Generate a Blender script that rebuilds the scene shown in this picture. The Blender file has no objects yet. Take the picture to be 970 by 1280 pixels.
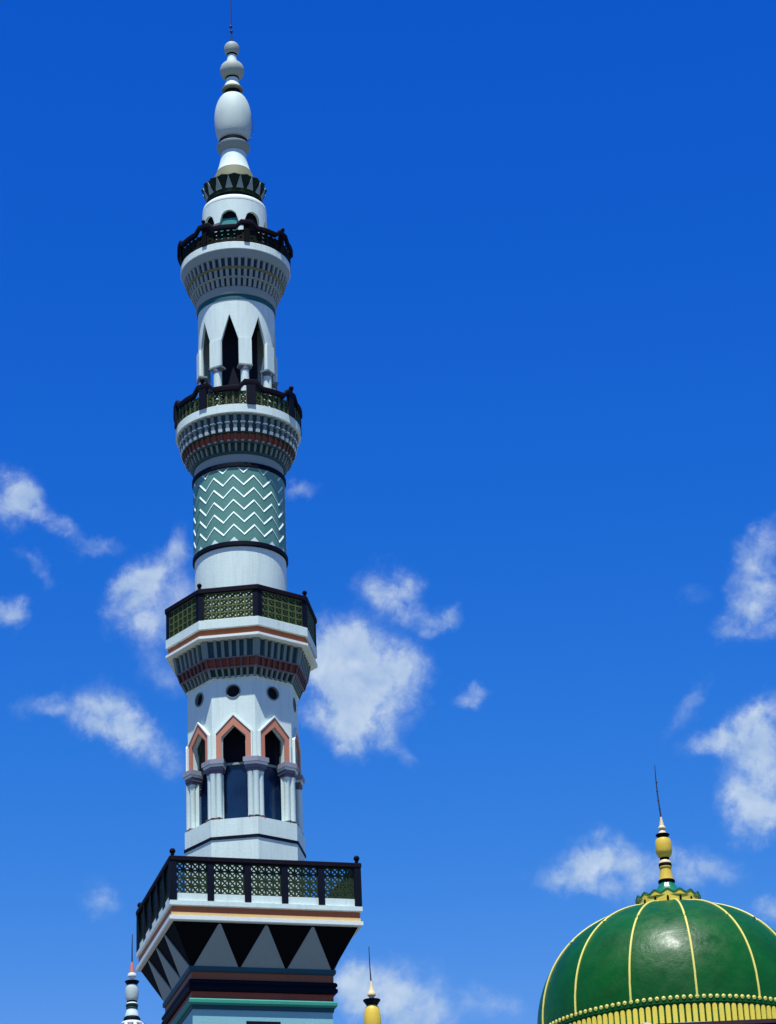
import bpy, bmesh, math, random
from math import sin, cos, pi, radians, sqrt, atan2, exp
from mathutils import Vector, Matrix, Euler
random.seed(7)
scene = bpy.context.scene
COL = scene.collection

# ------------------------------------------------------------------ materials
def new_mat(name):
    m = bpy.data.materials.new(name); m.use_nodes = True
    nt = m.node_tree; nt.nodes.clear()
    return m, nt, nt.nodes, nt.links

def paint(name, col, rough=0.55, var=0.10, streak=0.0, dirt=(0.10, 0.10, 0.08), bump=0.25, scale=1.0, metal=0.0, coat=0.0, mottled=0.0, spec=0.3):
    """weathered masonry paint: soft tonal drift, vertical rain streaks, fine grain"""
    m, nt, N, L = new_mat(name)
    out = N.new('ShaderNodeOutputMaterial'); b = N.new('ShaderNodeBsdfPrincipled')
    L.new(b.outputs[0], out.inputs[0])
    tc = N.new('ShaderNodeTexCoord')
    n1 = N.new('ShaderNodeTexNoise'); n1.inputs['Scale'].default_value = 1.3*scale; n1.inputs['Detail'].default_value = 6; n1.inputs['Roughness'].default_value = 0.65
    L.new(tc.outputs['Object'], n1.inputs['Vector'])
    hi = N.new('ShaderNodeMix'); hi.data_type = 'RGBA'
    c = Vector(col)
    hi.inputs[6].default_value = (*[max(0, x*(1-var*1.4)) for x in c], 1)
    hi.inputs[7].default_value = (*[min(0.9, x*(1+var)) for x in c], 1)
    L.new(n1.outputs[0], hi.inputs[0])
    last = hi.outputs[2]
    if streak > 0:
        mp = N.new('ShaderNodeMapping'); mp.inputs['Scale'].default_value = (5.0*scale, 5.0*scale, 0.35*scale)
        L.new(tc.outputs['Object'], mp.inputs[0])
        n2 = N.new('ShaderNodeTexNoise'); n2.inputs['Scale'].default_value = 1.6; n2.inputs['Detail'].default_value = 7; n2.inputs['Roughness'].default_value = 0.7
        L.new(mp.outputs[0], n2.inputs['Vector'])
        mr = N.new('ShaderNodeMapRange'); mr.inputs[1].default_value = 0.48; mr.inputs[2].default_value = 0.80; mr.inputs[3].default_value = 0; mr.inputs[4].default_value = streak
        L.new(n2.outputs[0], mr.inputs[0])
        dm = N.new('ShaderNodeMix'); dm.data_type = 'RGBA'; dm.inputs[7].default_value = (*dirt, 1)
        L.new(mr.outputs[0], dm.inputs[0]); L.new(last, dm.inputs[6]); last = dm.outputs[2]
    L.new(last, b.inputs['Base Color'])
    n3 = N.new('ShaderNodeTexNoise'); n3.inputs['Scale'].default_value = 22*scale; n3.inputs['Detail'].default_value = 5
    L.new(tc.outputs['Object'], n3.inputs['Vector'])
    bp = N.new('ShaderNodeBump'); bp.inputs['Strength'].default_value = bump; bp.inputs['Distance'].default_value = 0.02
    L.new(n3.outputs[0], bp.inputs['Height']); L.new(bp.outputs[0], b.inputs['Normal'])
    rr = N.new('ShaderNodeMapRange'); rr.inputs[3].default_value = max(0.05, rough-0.10); rr.inputs[4].default_value = min(1, rough+0.12)
    L.new(n1.outputs[0], rr.inputs[0]); L.new(rr.outputs[0], b.inputs['Roughness'])
    b.inputs['Metallic'].default_value = metal
    b.inputs['Specular IOR Level'].default_value = spec
    if coat: b.inputs['Coat Weight'].default_value = coat; b.inputs['Coat Roughness'].default_value = 0.25
    return m

M = dict(
 white  = paint('white_paint', (0.61, 0.74, 0.67), 0.6, 0.08, 0.42, (0.31, 0.36, 0.30)),
 trim   = paint('white_trim', (0.70, 0.78, 0.70), 0.6, 0.06, 0.14, (0.34, 0.34, 0.30)),
 greyd  = paint('dark_grey_paint', (0.165, 0.225, 0.205), 0.65, 0.10, 0.25, (0.08, 0.09, 0.08)),
 grey   = paint('grey_paint', (0.25, 0.315, 0.29), 0.65, 0.08, 0.22, (0.16, 0.18, 0.15)),
 ball   = paint('weathered_ball', (0.32, 0.385, 0.32), 0.6, 0.14, 0.3, (0.20, 0.22, 0.15)),
 egg    = paint('egg_plaster', (0.47, 0.57, 0.51), 0.6, 0.10, 0.30, (0.3, 0.33, 0.28)),
 olive  = paint('olive_plaster', (0.15, 0.16, 0.09), 0.7, 0.14, 0.35, (0.12, 0.12, 0.07)),
 purple = paint('purple_grey_plaster', (0.14, 0.13, 0.18), 0.7, 0.12, 0.2, (0.08, 0.07, 0.09)),
 purplel = paint('pale_purple_plaster', (0.26, 0.27, 0.32), 0.7, 0.1, 0.25, (0.1, 0.09, 0.1)),
 redgrey = paint('dull_red_paint', (0.12, 0.06, 0.055), 0.65, 0.15, 0.25, (0.06, 0.04, 0.04)),
 black  = paint('black_paint', (0.0035, 0.004, 0.005), 0.7, 0.2, 0.25, (0.010, 0.010, 0.010), spec=0.04),
 navy   = paint('navy_paint', (0.0025, 0.005, 0.014), 0.6, 0.25, 0.25, (0.010, 0.012, 0.016), spec=0.08),
 rail   = paint('dark_handrail', (0.007, 0.005, 0.011), 0.65, 0.25, 0.3, (0.02, 0.018, 0.024), spec=0.06),
 teal   = paint('teal_paint', (0.006, 0.10, 0.12), 0.6, 0.12, 0.2, (0.02, 0.06, 0.06)),
 dteal  = paint('dark_teal_paint', (0.010, 0.070, 0.095), 0.6, 0.15, 0.2, (0.01, 0.03, 0.03)),
 niche  = paint('niche_blue', (0.012, 0.035, 0.075), 0.65, 0.15, 0.2, (0.01, 0.02, 0.03)),
 dgreen = paint('dark_green_niche', (0.008, 0.045, 0.028), 0.6, 0.15),
 red    = paint('brick_red_paint', (0.28, 0.060, 0.030), 0.6, 0.15, 0.3, (0.08, 0.03, 0.02)),
 brown  = paint('brown_band', (0.26, 0.085, 0.035), 0.6, 0.14, 0.25, (0.10, 0.04, 0.03)),
 orange = paint('orange_band', (0.62, 0.24, 0.06), 0.6, 0.10, 0.25, (0.20, 0.08, 0.04)),
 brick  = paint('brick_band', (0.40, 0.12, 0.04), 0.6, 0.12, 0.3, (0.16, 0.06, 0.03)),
 crownd = paint('crown_dark_green', (0.010, 0.024, 0.014), 0.6, 0.25, 0.2, (0.03, 0.04, 0.03), spec=0.1),
 litband = paint('sunlit_band_cream', (0.66, 0.47, 0.19), 0.6, 0.08, 0.2, (0.35, 0.22, 0.1)),  # sunlight on the balcony band, painted in as pale cream
 terra  = paint('terracotta_frame', (0.50, 0.20, 0.12), 0.6, 0.10, 0.2, (0.28, 0.14, 0.1)),
 chev   = paint('sea_green_tile', (0.105, 0.27, 0.215), 0.5, 0.20, 0.25, (0.06, 0.15, 0.13)),
 ledge  = paint('chevron_white', (0.66, 0.82, 0.75), 0.55, 0.08, 0.15, (0.4, 0.5, 0.48)),
 turq   = paint('turquoise_wall', (0.22, 0.47, 0.48), 0.6, 0.07, 0.2, (0.14, 0.26, 0.27)),
 green  = paint('green_ledge', (0.03, 0.27, 0.19), 0.6, 0.1, 0.2, (0.02, 0.12, 0.1)),
 doorg  = paint('door_teal', (0.03, 0.25, 0.22), 0.5, 0.1),
 lattice= paint('lattice_green', (0.075, 0.105, 0.022), 0.6, 0.25, 0.2, (0.05, 0.06, 0.02)),
 latdark= paint('lattice_dark', (0.006, 0.009, 0.005), 0.6, 0.2, spec=0.1),
 latmid = paint('lattice_deep_green', (0.018, 0.038, 0.012), 0.6, 0.25, spec=0.15),
 gold   = paint('gold_paint', (0.72, 0.50, 0.045), 0.42, 0.10, 0.2, (0.25, 0.15, 0.02), spec=0.5),
 cream  = paint('cream_paint', (0.70, 0.58, 0.34), 0.5, 0.08, 0.2, (0.4, 0.3, 0.2)),
 yellow = paint('yellow_paint', (0.70, 0.56, 0.07), 0.5, 0.10, 0.2, (0.3, 0.22, 0.05)),
 rib    = paint('rib_paint', (0.66, 0.60, 0.14), 0.45, 0.08),
 salmon = paint('salmon_paint', (0.55, 0.17, 0.12), 0.5, 0.1),
 crowng = paint('crown_green', (0.012, 0.17, 0.075), 0.25, 0.12, spec=0.5),
 metal  = paint('dark_metal_rod', (0.03, 0.03, 0.04), 0.5, 0.2),
 maroon = paint('maroon_roof', (0.030, 0.010, 0.018), 0.6, 0.2),
 roofw  = paint('roof_trim', (0.7, 0.74, 0.72), 0.6, 0.06),
 hall   = paint('hall_wall', (0.55, 0.60, 0.52), 0.7, 0.08, 0.25, (0.3, 0.3, 0.25)),
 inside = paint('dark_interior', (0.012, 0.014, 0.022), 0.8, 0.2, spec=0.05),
)

def glass_mat():
    m, nt, N, L = new_mat('dark_blue_glass')
    out = N.new('ShaderNodeOutputMaterial'); b = N.new('ShaderNodeBsdfPrincipled'); L.new(b.outputs[0], out.inputs[0])
    tc = N.new('ShaderNodeTexCoord'); n = N.new('ShaderNodeTexNoise'); n.inputs['Scale'].default_value = 1.6; n.inputs['Detail'].default_value = 3
    L.new(tc.outputs['Object'], n.inputs['Vector'])
    mx = N.new('ShaderNodeMix'); mx.data_type = 'RGBA'; mx.inputs[6].default_value = (0.001, 0.003, 0.012, 1); mx.inputs[7].default_value = (0.008, 0.034, 0.10, 1)
    L.new(n.outputs[0], mx.inputs[0]); L.new(mx.outputs[2], b.inputs['Base Color'])
    b.inputs['Roughness'].default_value = 0.12; b.inputs['Specular IOR Level'].default_value = 0.45
    bp = N.new('ShaderNodeBump'); bp.inputs['Strength'].default_value = 0.15; bp.inputs['Distance'].default_value = 0.03
    L.new(n.outputs[0], bp.inputs['Height']); L.new(bp.outputs[0], b.inputs['Normal'])
    return m
M['glass'] = glass_mat()

def dome_mat():
    m, nt, N, L = new_mat('glossy_green_dome')
    out = N.new('ShaderNodeOutputMaterial'); b = N.new('ShaderNodeBsdfPrincipled'); L.new(b.outputs[0], out.inputs[0])
    tc = N.new('ShaderNodeTexCoord')
    n = N.new('ShaderNodeTexNoise'); n.inputs['Scale'].default_value = 0.9; n.inputs['Detail'].default_value = 7; n.inputs['Roughness'].default_value = 0.6
    L.new(tc.outputs['Object'], n.inputs['Vector'])
    mx = N.new('ShaderNodeMix'); mx.data_type = 'RGBA'; mx.inputs[6].default_value = (0.001, 0.034, 0.004, 1); mx.inputs[7].default_value = (0.005, 0.112, 0.015, 1)
    L.new(n.outputs[0], mx.inputs[0]); L.new(mx.outputs[2], b.inputs['Base Color'])
    n2 = N.new('ShaderNodeTexNoise'); n2.inputs['Scale'].default_value = 2.2; n2.inputs['Detail'].default_value = 8; n2.inputs['Roughness'].default_value = 0.6
    L.new(tc.outputs['Object'], n2.inputs['Vector'])
    rr = N.new('ShaderNodeMapRange'); rr.inputs[1].default_value = 0.3; rr.inputs[2].default_value = 0.7; rr.inputs[3].default_value = 0.26; rr.inputs[4].default_value = 0.56
    L.new(n2.outputs[0], rr.inputs[0]); L.new(rr.outputs[0], b.inputs['Roughness'])
    bp = N.new('ShaderNodeBump'); bp.inputs['Strength'].default_value = 0.55; bp.inputs['Distance'].default_value = 0.05
    L.new(n2.outputs[0], bp.inputs['Height']); L.new(bp.outputs[0], b.inputs['Normal'])
    b.inputs['Specular IOR Level'].default_value = 0.20
    return m
M['dome'] = dome_mat()

def ground_mat():
    m, nt, N, L = new_mat('pale_paved_ground')
    out = N.new('ShaderNodeOutputMaterial'); b = N.new('ShaderNodeBsdfPrincipled'); L.new(b.outputs[0], out.inputs[0])
    tc = N.new('ShaderNodeTexCoord')
    br = N.new('ShaderNodeTexBrick'); br.inputs['Scale'].default_value = 1.0; br.inputs['Brick Width'].default_value = 0.6; br.inputs['Row Height'].default_value = 0.6
    br.inputs['Color1'].default_value = (0.17, 0.16, 0.145, 1); br.inputs['Color2'].default_value = (0.14, 0.135, 0.125, 1); br.inputs['Mortar'].default_value = (0.07, 0.07, 0.065, 1); br.inputs['Mortar Size'].default_value = 0.008
    L.new(tc.outputs['Object'], br.inputs['Vector'])
    n = N.new('ShaderNodeTexNoise'); n.inputs['Scale'].default_value = 0.25; n.inputs['Detail'].default_value = 8
    L.new(tc.outputs['Object'], n.inputs['Vector'])
    mx = N.new('ShaderNodeMix'); mx.data_type = 'RGBA'; mx.blend_type = 'MULTIPLY'; mx.inputs[0].default_value = 0.5
    L.new(br.outputs[0], mx.inputs[6]); L.new(n.outputs[0], mx.inputs[7]); L.new(mx.outputs[2], b.inputs['Base Color'])
    b.inputs['Roughness'].default_value = 0.85
    return m
M['ground'] = ground_mat()

# ------------------------------------------------------------------ mesh helpers
class MB:
    def __init__(s): s.v = []; s.f = []; s.mi = []; s.mats = []
    def mat(s, m):
        if m not in s.mats: s.mats.append(m)
        return s.mats.index(m)
    def add(s, vs, fs, m):
        o = len(s.v); k = s.mat(m); s.v += [tuple(v) for v in vs]
        for f in fs: s.f.append([i+o for i in f]); s.mi.append(k)
        return s
    def box(s, c, x, y, z, m):   # centre and three half-vectors
        c, x, y, z = map(Vector, (c, x, y, z))
        vs = [c+x*i+y*j+z*k for k in (-1, 1) for j in (-1, 1) for i in (-1, 1)]
        return s.add(vs, [(0,2,3,1), (4,5,7,6), (0,1,5,4), (2,6,7,3), (0,4,6,2), (1,3,7,5)], m)
    def hexa(s, vs, m):
        return s.add(vs, [(0,2,3,1), (4,5,7,6), (0,1,5,4), (2,6,7,3), (0,4,6,2), (1,3,7,5)], m)
    def lathe(s, prof, m, n=64, rot=0.0, c=(0, 0)):   # prof: (r, z) from the bottom up, outside to the right
        vs = []; fs = []
        for r, z in prof:
            for k in range(n):
                a = rot+2*pi*k/n; vs.append((c[0]+r*cos(a), c[1]+r*sin(a), z))
        for j in range(len(prof)-1):
            for k in range(n):
                k2 = (k+1) % n; fs.append((j*n+k, j*n+k2, (j+1)*n+k2, (j+1)*n+k))
        return s.add(vs, fs, m)
    def prism(s, poly, o, ux, uz, un, t, m, sides=None):   # closed outline (x, z) in a frame, pushed t along un
        o, ux, uz, un = map(Vector, (o, ux, uz, un)); n = len(poly)
        vs = [o+ux*x+uz*z for x, z in poly]+[o+ux*x+uz*z+un*t for x, z in poly]
        fs = [list(range(n)), list(range(2*n-1, n-1, -1))]
        for i in range(n):
            if sides and i in sides: continue
            j = (i+1) % n; fs.append((i, i+n, j+n, j))
        return s.add(vs, fs, m)
    def tube(s, pts, r, m, n=8):
        pts = [Vector(p) for p in pts]; rs = r if isinstance(r, (list, tuple)) else [r]*len(pts)
        vs = []; fs = []
        for i, p in enumerate(pts):
            t = (pts[min(i+1, len(pts)-1)]-pts[max(i-1, 0)]).normalized()
            a = t.orthogonal().normalized() if abs(t.z) < 0.99 else Vector((1, 0, 0)); a = (a-t*a.dot(t)).normalized(); b = t.cross(a)
            for k in range(n): vs.append(p+(a*cos(2*pi*k/n)+b*sin(2*pi*k/n))*rs[i])
        for i in range(len(pts)-1):
            for k in range(n): fs.append((i*n+k, i*n+(k+1) % n, (i+1)*n+(k+1) % n, (i+1)*n+k))
        fs.append(list(range(n))[::-1]); fs.append([(len(pts)-1)*n+k for k in range(n)])
        return s.add(vs, fs, m)
    def sphere(s, c, r, m, n=16, sz=1.0):
        prof = [(max(1e-4, r*cos(t)), c[2]+r*sz*sin(t)) for t in [(-pi/2+pi*i/n) for i in range(n+1)]]
        return s.lathe(prof, m, n*2, 0, (c[0], c[1]))
    def bar(s, p, q, w, d, fn, m):   # flat strip from p to q in (u, v), width w, depth d, placed by fn(u, v, depth)
        p = Vector(p); q = Vector(q); t = (q-p).normalized(); nn = Vector((-t.y, t.x))*(w/2)
        c = [p-nn, q-nn, p+nn, q+nn]
        return s.hexa([fn(a.x, a.y, -d/2) for a in c]+[fn(a.x, a.y, d/2) for a in c], m)
    def build(s, name, parent=None, smooth=True, ang=32):
        me = bpy.data.meshes.new(name); me.from_pydata(s.v, [], s.f)
        for m in s.mats: me.materials.append(m)
        me.polygons.foreach_set('material_index', s.mi)
        bm = bmesh.new(); bm.from_mesh(me); bmesh.ops.recalc_face_normals(bm, faces=bm.faces)
        ng = [f for f in bm.faces if len(f.verts) > 4]
        if ng: bmesh.ops.triangulate(bm, faces=ng)
        bm.to_mesh(me); bm.free()
        if smooth:
            me.polygons.foreach_set('use_smooth', [True]*len(me.polygons)); me.set_sharp_from_angle(angle=radians(ang))
        me.update()
        o = bpy.data.objects.new(name, me); COL.objects.link(o)
        if parent: o.parent = parent
        return o

def tag(o, label=None, cat=None, group=None, kind=None):
    if label: o['label'] = label
    if cat: o['category'] = cat
    if group: o['group'] = group
    if kind: o['kind'] = kind
    return o
def empty(name, loc, label, cat, group=None):
    o = bpy.data.objects.new(name, None); COL.objects.link(o); o.location = loc; o.empty_display_size = 0.5
    return tag(o, label, cat, group)
def clone(o, parent, rz=0.0, loc=None):   # a copy of a part turned about the tower axis
    c = o.copy(); COL.objects.link(c); c.parent = parent
    c.rotation_euler = (0, 0, rz)
    if loc is not None: c.location = loc
    return c
def pol(r, a, z=0.0): return Vector((r*cos(a), r*sin(a), z))
def fr(a): return Vector((cos(a), sin(a), 0)), Vector((-sin(a), cos(a), 0))   # outward normal, tangent
C8 = cos(pi/8)
SKY_AIR, SKY_DUST, SKY_OZ = 1.0, 0.0, 10.0
EXPOSURE = 0.45
SKY_K = 0.1*2**EXPOSURE
CLOUD_LO = (0.39/SKY_K, 0.54/SKY_K, 0.76/SKY_K, 1); CLOUD_HI = (0.66/SKY_K, 0.77/SKY_K, 0.88/SKY_K, 1)
SUN_STR = 4.8; SUN_COL = (1.0, 0.98, 0.94)
BLOBS=[
 (-0.1395,0.8943,0.4251, 0.4436,0.1375,0.2198, 0.0116,0.0076,1.00),
 (-0.1242,0.9006,0.4166, 0.4656,0.3820,0.3222, 0.0098,0.0043,0.62),
 (-0.1096,0.9052,0.4107, 0.4248,-0.0851,0.0820, 0.0110,0.0043,0.50),
 (-0.1345,0.9042,0.4055, 0.5072,0.5833,0.4447, 0.0104,0.0040,0.50),
 (-0.1453,0.9098,0.3887, 0.4059,-0.1775,0.0826, 0.0098,0.0067,0.95),
 (-0.0879,0.9158,0.3918, 0.4557,-0.4728,-0.1239, 0.0189,0.0146,0.72),
 (-0.0960,0.9121,0.3985, 0.5503,-0.7043,-0.2733, 0.0110,0.0079,0.70),
 (-0.0823,0.9091,0.4085, 0.7245,-0.9068,-0.5184, 0.0091,0.0049,0.55),
 (-0.0987,0.9175,0.3854, 0.3957,0.0019,0.1079, 0.0091,0.0079,0.50),
 (-0.1089,0.9287,0.3545, 0.3838,0.3272,0.2458, 0.0146,0.0110,0.92),
 (-0.0959,0.9344,0.3432, 0.4217,0.5764,0.3420, 0.0189,0.0085,0.85),
 (-0.1318,0.9260,0.3536, 0.3693,-0.2020,0.0639, 0.0134,0.0049,0.55),
 (-0.0874,0.9252,0.3694, 0.4816,0.6477,0.3996, 0.0140,0.0091,0.40),
 (-0.1210,0.9293,0.3489, 0.3564,-0.0018,0.1288, 0.0079,0.0073,0.50),
 (-0.0135,0.9327,0.3604, 0.3953,0.3598,0.1603, 0.0226,0.0220,1.25),
 (-0.0236,0.9276,0.3729, 0.3823,0.0313,0.0380, 0.0152,0.0152,1.00),
 (-0.0171,0.9376,0.3472, 0.3620,0.1980,0.0926, 0.0146,0.0110,0.95),
 (0.0003,0.9316,0.3636, 0.3724,0.0404,0.0154, 0.0128,0.0098,0.70),
 (0.0042,0.9422,0.3350, 0.3992,0.5317,0.2062, 0.0067,0.0043,0.35),
 (0.0084,0.9280,0.3726, 0.3821,0.0432,0.0083, 0.0079,0.0061,0.36),
 (-0.0023,0.9197,0.3927, 0.4039,0.0389,0.0191, 0.0122,0.0091,0.98),
 (0.0184,0.9229,0.3845, 0.3951,0.0470,-0.0003, 0.0091,0.0055,0.72),
 (0.0074,0.9234,0.3839, 0.4028,0.2037,0.0780, 0.0122,0.0049,0.42),
 (0.0288,0.9347,0.3543, 0.3624,-0.0310,-0.0426, 0.0085,0.0040,0.62),
 (-0.1132,0.9511,0.2874, 0.2915,0.0085,0.1210, 0.0085,0.0085,0.62),
 (-0.0050,0.9690,0.2470, 0.2535,0.1752,0.0503, 0.0238,0.0140,1.10),
 (-0.0212,0.9672,0.2530, 0.2560,0.0358,0.0313, 0.0122,0.0091,0.80),
 (0.0318,0.9691,0.2448, 0.2476,0.0491,-0.0204, 0.0134,0.0073,0.55),
 (0.0774,0.9540,0.2897, 0.3151,0.3636,0.0344, 0.0183,0.0104,0.82),
 (0.0706,0.9523,0.2969, 0.3681,-0.6004,-0.2886, 0.0110,0.0079,0.60),
 (0.0962,0.9527,0.2884, 0.2933,0.0691,-0.0798, 0.0152,0.0079,0.50),
 (0.1140,0.9509,0.2877, 0.2956,0.1579,-0.0715, 0.0171,0.0079,0.55),
 (0.0602,0.9558,0.2879, 0.2925,0.0585,-0.0453, 0.0122,0.0055,0.55),
 (0.1381,0.9070,0.3978, 0.5283,-0.6615,-0.4954, 0.0177,0.0067,0.72),
 (0.1381,0.9144,0.3806, 0.4239,-0.3889,-0.3194, 0.0140,0.0128,0.95),
 (0.1270,0.9194,0.3724, 0.3831,0.0881,-0.1018, 0.0067,0.0043,0.40),
 (0.1167,0.9357,0.3329, 0.3507,-0.2487,-0.2139, 0.0122,0.0055,0.70),
 (0.1317,0.9331,0.3345, 0.3519,-0.2432,-0.2284, 0.0134,0.0110,0.95),
 (0.1352,0.9384,0.3181, 0.3249,0.0846,-0.1146, 0.0146,0.0159,1.00),
 (0.1329,0.9430,0.3050, 0.3200,0.2482,-0.0588, 0.0140,0.0098,1.00),
 (0.1410,0.9292,0.3416, 0.4155,-0.5619,-0.3815, 0.0110,0.0073,0.60),
 (0.1095,0.9314,0.3471, 0.4236,0.5652,0.1200, 0.0055,0.0122,0.42),
 (0.1351,0.9531,0.2707, 0.2750,0.0785,-0.1187, 0.0104,0.0055,0.70),
 (-0.0339,0.9013,0.4318, 0.4466,0.0244,0.0493, 0.0079,0.0040,0.52),
 (0.1126,0.9161,0.3848, 0.3964,0.0838,-0.0873, 0.0055,0.0043,0.25),
 (-0.1398,0.8910,0.4319, 0.4467,-0.0216,0.1453, 0.0091,0.0061,0.60),
]
# ------------------------------------------------------------------ minaret
A8 = radians(-96.8)       # a facet of the octagonal storeys faces this way
A4 = radians(-74.3)       # front of the square base
TOW = (-4.365, 70.0, 0.0)
tw = empty('minaret', TOW, 'tall white minaret of stacked round and octagonal tiers with dark balconies and a spire', 'minaret')
Z = Vector((0, 0, 1))

def sq(prof, m, mb=None):      # square lathe, prof in (half width, z)
    mb = mb or MB(); return mb.lathe([(h*sqrt(2), z) for h, z in prof], m, 4, A4+pi/4)
def oc(prof, m, mb=None):      # octagonal lathe, prof in (apothem, z)
    mb = mb or MB(); return mb.lathe([(a/C8, z) for a, z in prof], m, 8, A8+pi/8)

def lattice(mb, w, h, nx, ny, fn, m, t=0.035, d=0.07, style='cross', style2='', m2=None):
    m2 = m2 or m
    cw, ch = w/nx, h/ny
    for i in range(nx+1): mb.bar((-w/2+i*cw, 0), (-w/2+i*cw, h), t, d, fn, m)
    for j in range(ny+1): mb.bar((-w/2, j*ch), (w/2, j*ch), t*0.93, d*0.94, fn, m)
    if style == 'cross':
        for i in range(nx):
            for j in range(ny):
                x0, z0 = -w/2+i*cw, j*ch; cx, cz = x0+cw/2, z0+ch/2
                mb.bar((x0, z0), (x0+cw, z0+ch), t*0.8, d*0.86, fn, m2)
                mb.bar((x0+cw, z0), (x0, z0+ch), t*0.8, d*0.80, fn, m2)
                if style2 != 'dia': continue
                q = min(cw, ch)*0.24
                pts = [(cx-q, cz), (cx, cz-q), (cx+q, cz), (cx, cz+q)]
                for k in range(4): mb.bar(pts[k], pts[(k+1) % 4], t*0.7, d*0.9, fn, m)

# ---- square base shaft with painted mouldings
b = sq([(2.05, 0.0), (2.05, 0.9), (1.98, 1.0), (1.93, 9.0), (1.885, 18.97)], M['turq'])
base = b.build('base_shaft', tw)
for name, prof, m in [
    ('dark_moulding', [(1.80, 18.93), (1.915, 18.93), (1.925, 19.035), (1.80, 19.035)], 'dteal'),
    ('green_ledge', [(1.80, 19.04), (1.96, 19.04), (2.00, 19.09), (2.00, 19.17), (1.97, 19.205), (1.8, 19.205)], 'green'),
    ('brown_moulding', [(1.80, 19.21), (1.915, 19.21), (1.915, 19.40), (1.80, 19.40)], 'red'),
    ('navy_moulding', [(1.80, 19.405), (1.97, 19.405), (2.015, 19.45), (2.015, 19.53), (1.975, 19.555), (1.975, 19.585), (2.01, 19.61), (2.01, 19.67), (1.97, 19.715), (1.8, 19.715)], 'navy'),
    ('brown_moulding', [(1.80, 19.72), (1.925, 19.72), (1.925, 19.92), (1.80, 19.92)], 'brown'),
    ('teal_moulding', [(1.80, 19.925), (1.955, 19.925), (1.985, 19.96), (1.985, 20.06), (1.80, 20.06)], 'dteal')]:
    sq(prof, M[m]).build(name, base)
n_, t_ = fr(A4)
# windows, one in each side of the base
wb = MB(); wb.box(n_*1.886+Z*17.6, t_*0.46, n_*0.03, Z*1.04, M['navy']); w0 = wb.build('window', base)
pb = MB()
for s in (-1, 1):
    pb.box(n_*1.915+t_*(s*0.225)+Z*17.6, t_*0.175, n_*0.012, Z*0.94, M['glass'])
p0 = pb.build('pane', base)
p0.name = 'window_pane'
for k in (1, 2, 3):
    clone(w0, base, k*pi/2); clone(p0, base, k*pi/2)

# ---- inverted black cornice carrying the square balcony
cor = sq([(1.90, 20.065), (1.93, 20.065), (2.50, 21.10), (1.2, 21.10)], M['black']).build('cornice', tw)
sl = Vector((0.57, 1.035)).normalized()
def tri(side, j):
    a = A4+side*pi/2; n, t = fr(a); o = n*1.934+Z*20.07; up = (n*sl.x+Z*sl.y); nn = (n*sl.y-Z*sl.x)
    mb = MB(); x = (j-1)*1.262
    mb.prism([(x-0.60, 0.0), (x+0.60, 0.0), (x+0.03, 1.145), (x-0.03, 1.145)], o+nn*0.002, t, up, nn, 0.03, M['grey'])
    return mb.build('triangle_panel', cor)
for s in range(4):
    for j in range(3): tri(s, j)

# ---- square balcony
def ball_finial(mb, p, r, m):
    p = Vector(p)
    mb.lathe([(r*0.45, p.z-0.01), (r*0.45, p.z+r*0.3), (r*0.75, p.z+r*0.45), (r*0.35, p.z+r*0.8)], m, 12, 0, (p.x, p.y))
    mb.sphere((p.x, p.y, p.z+r*1.65), r, m, 10)
bal = sq([(1.3, 21.105), (2.60, 21.105), (2.62, 21.13), (2.62, 21.235), (2.55, 21.24), (1.3, 21.24)], M['trim']).build('square_balcony', tw)
sq([(2.2, 21.242), (2.565, 21.242), (2.565, 21.33), (2.2, 21.33)], M['litband']).build('sunlit_band_strip', bal)  # lower strip of the brown band, its sunlight put into the colour
sq([(2.2, 21.332), (2.555, 21.332), (2.555, 21.50), (2.2, 21.50)], M['brick']).build('brown_band', bal)  # upper strip of the same band, its shade put in as darker brick
sq([(2.3, 21.502), (2.60, 21.502), (2.615, 21.52), (2.615, 21.64), (2.55, 21.645), (2.55, 21.86), (2.40, 21.86), (2.40, 21.45), (1.2, 21.45)], M['white']).build('parapet', bal)
sq([(2.44, 22.72), (2.61, 22.72), (2.625, 22.74), (2.625, 22.84), (2.60, 22.86), (2.46, 22.86), (2.44, 22.84), (2.44, 22.72)], M['rail']).build('handrail', bal)
for s in range(4):
    a = A4+s*pi/2; n, t = fr(a)
    for k in range(5):
        x = -2.515+k*1.006
        mb = MB()
        if k == 0: mb.box(n*2.515-t*2.515+Z*22.20, t*0.095, n*0.095, Z*0.53, M['navy'])
        else: mb.box(n*2.520+t*x+Z*22.20, t*0.085, n*0.075, Z*0.53, M['navy'])
        mb.build('post', bal)
        mb = MB(); xc = x+0.503
        lattice(mb, 0.83, 0.85, 4, 4, lambda u, v, d: n*(2.49+d)+t*(xc+u)+Z*(21.865+v), M['latmid'], 0.044, 0.075)
        mb.build('lattice_panel', bal)
    mb = MB(); p = n*2.52-t*2.52; ball_finial(mb, (p.x, p.y, 22.87), 0.082, M['rail']); mb.build('post_finial', bal)

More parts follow.
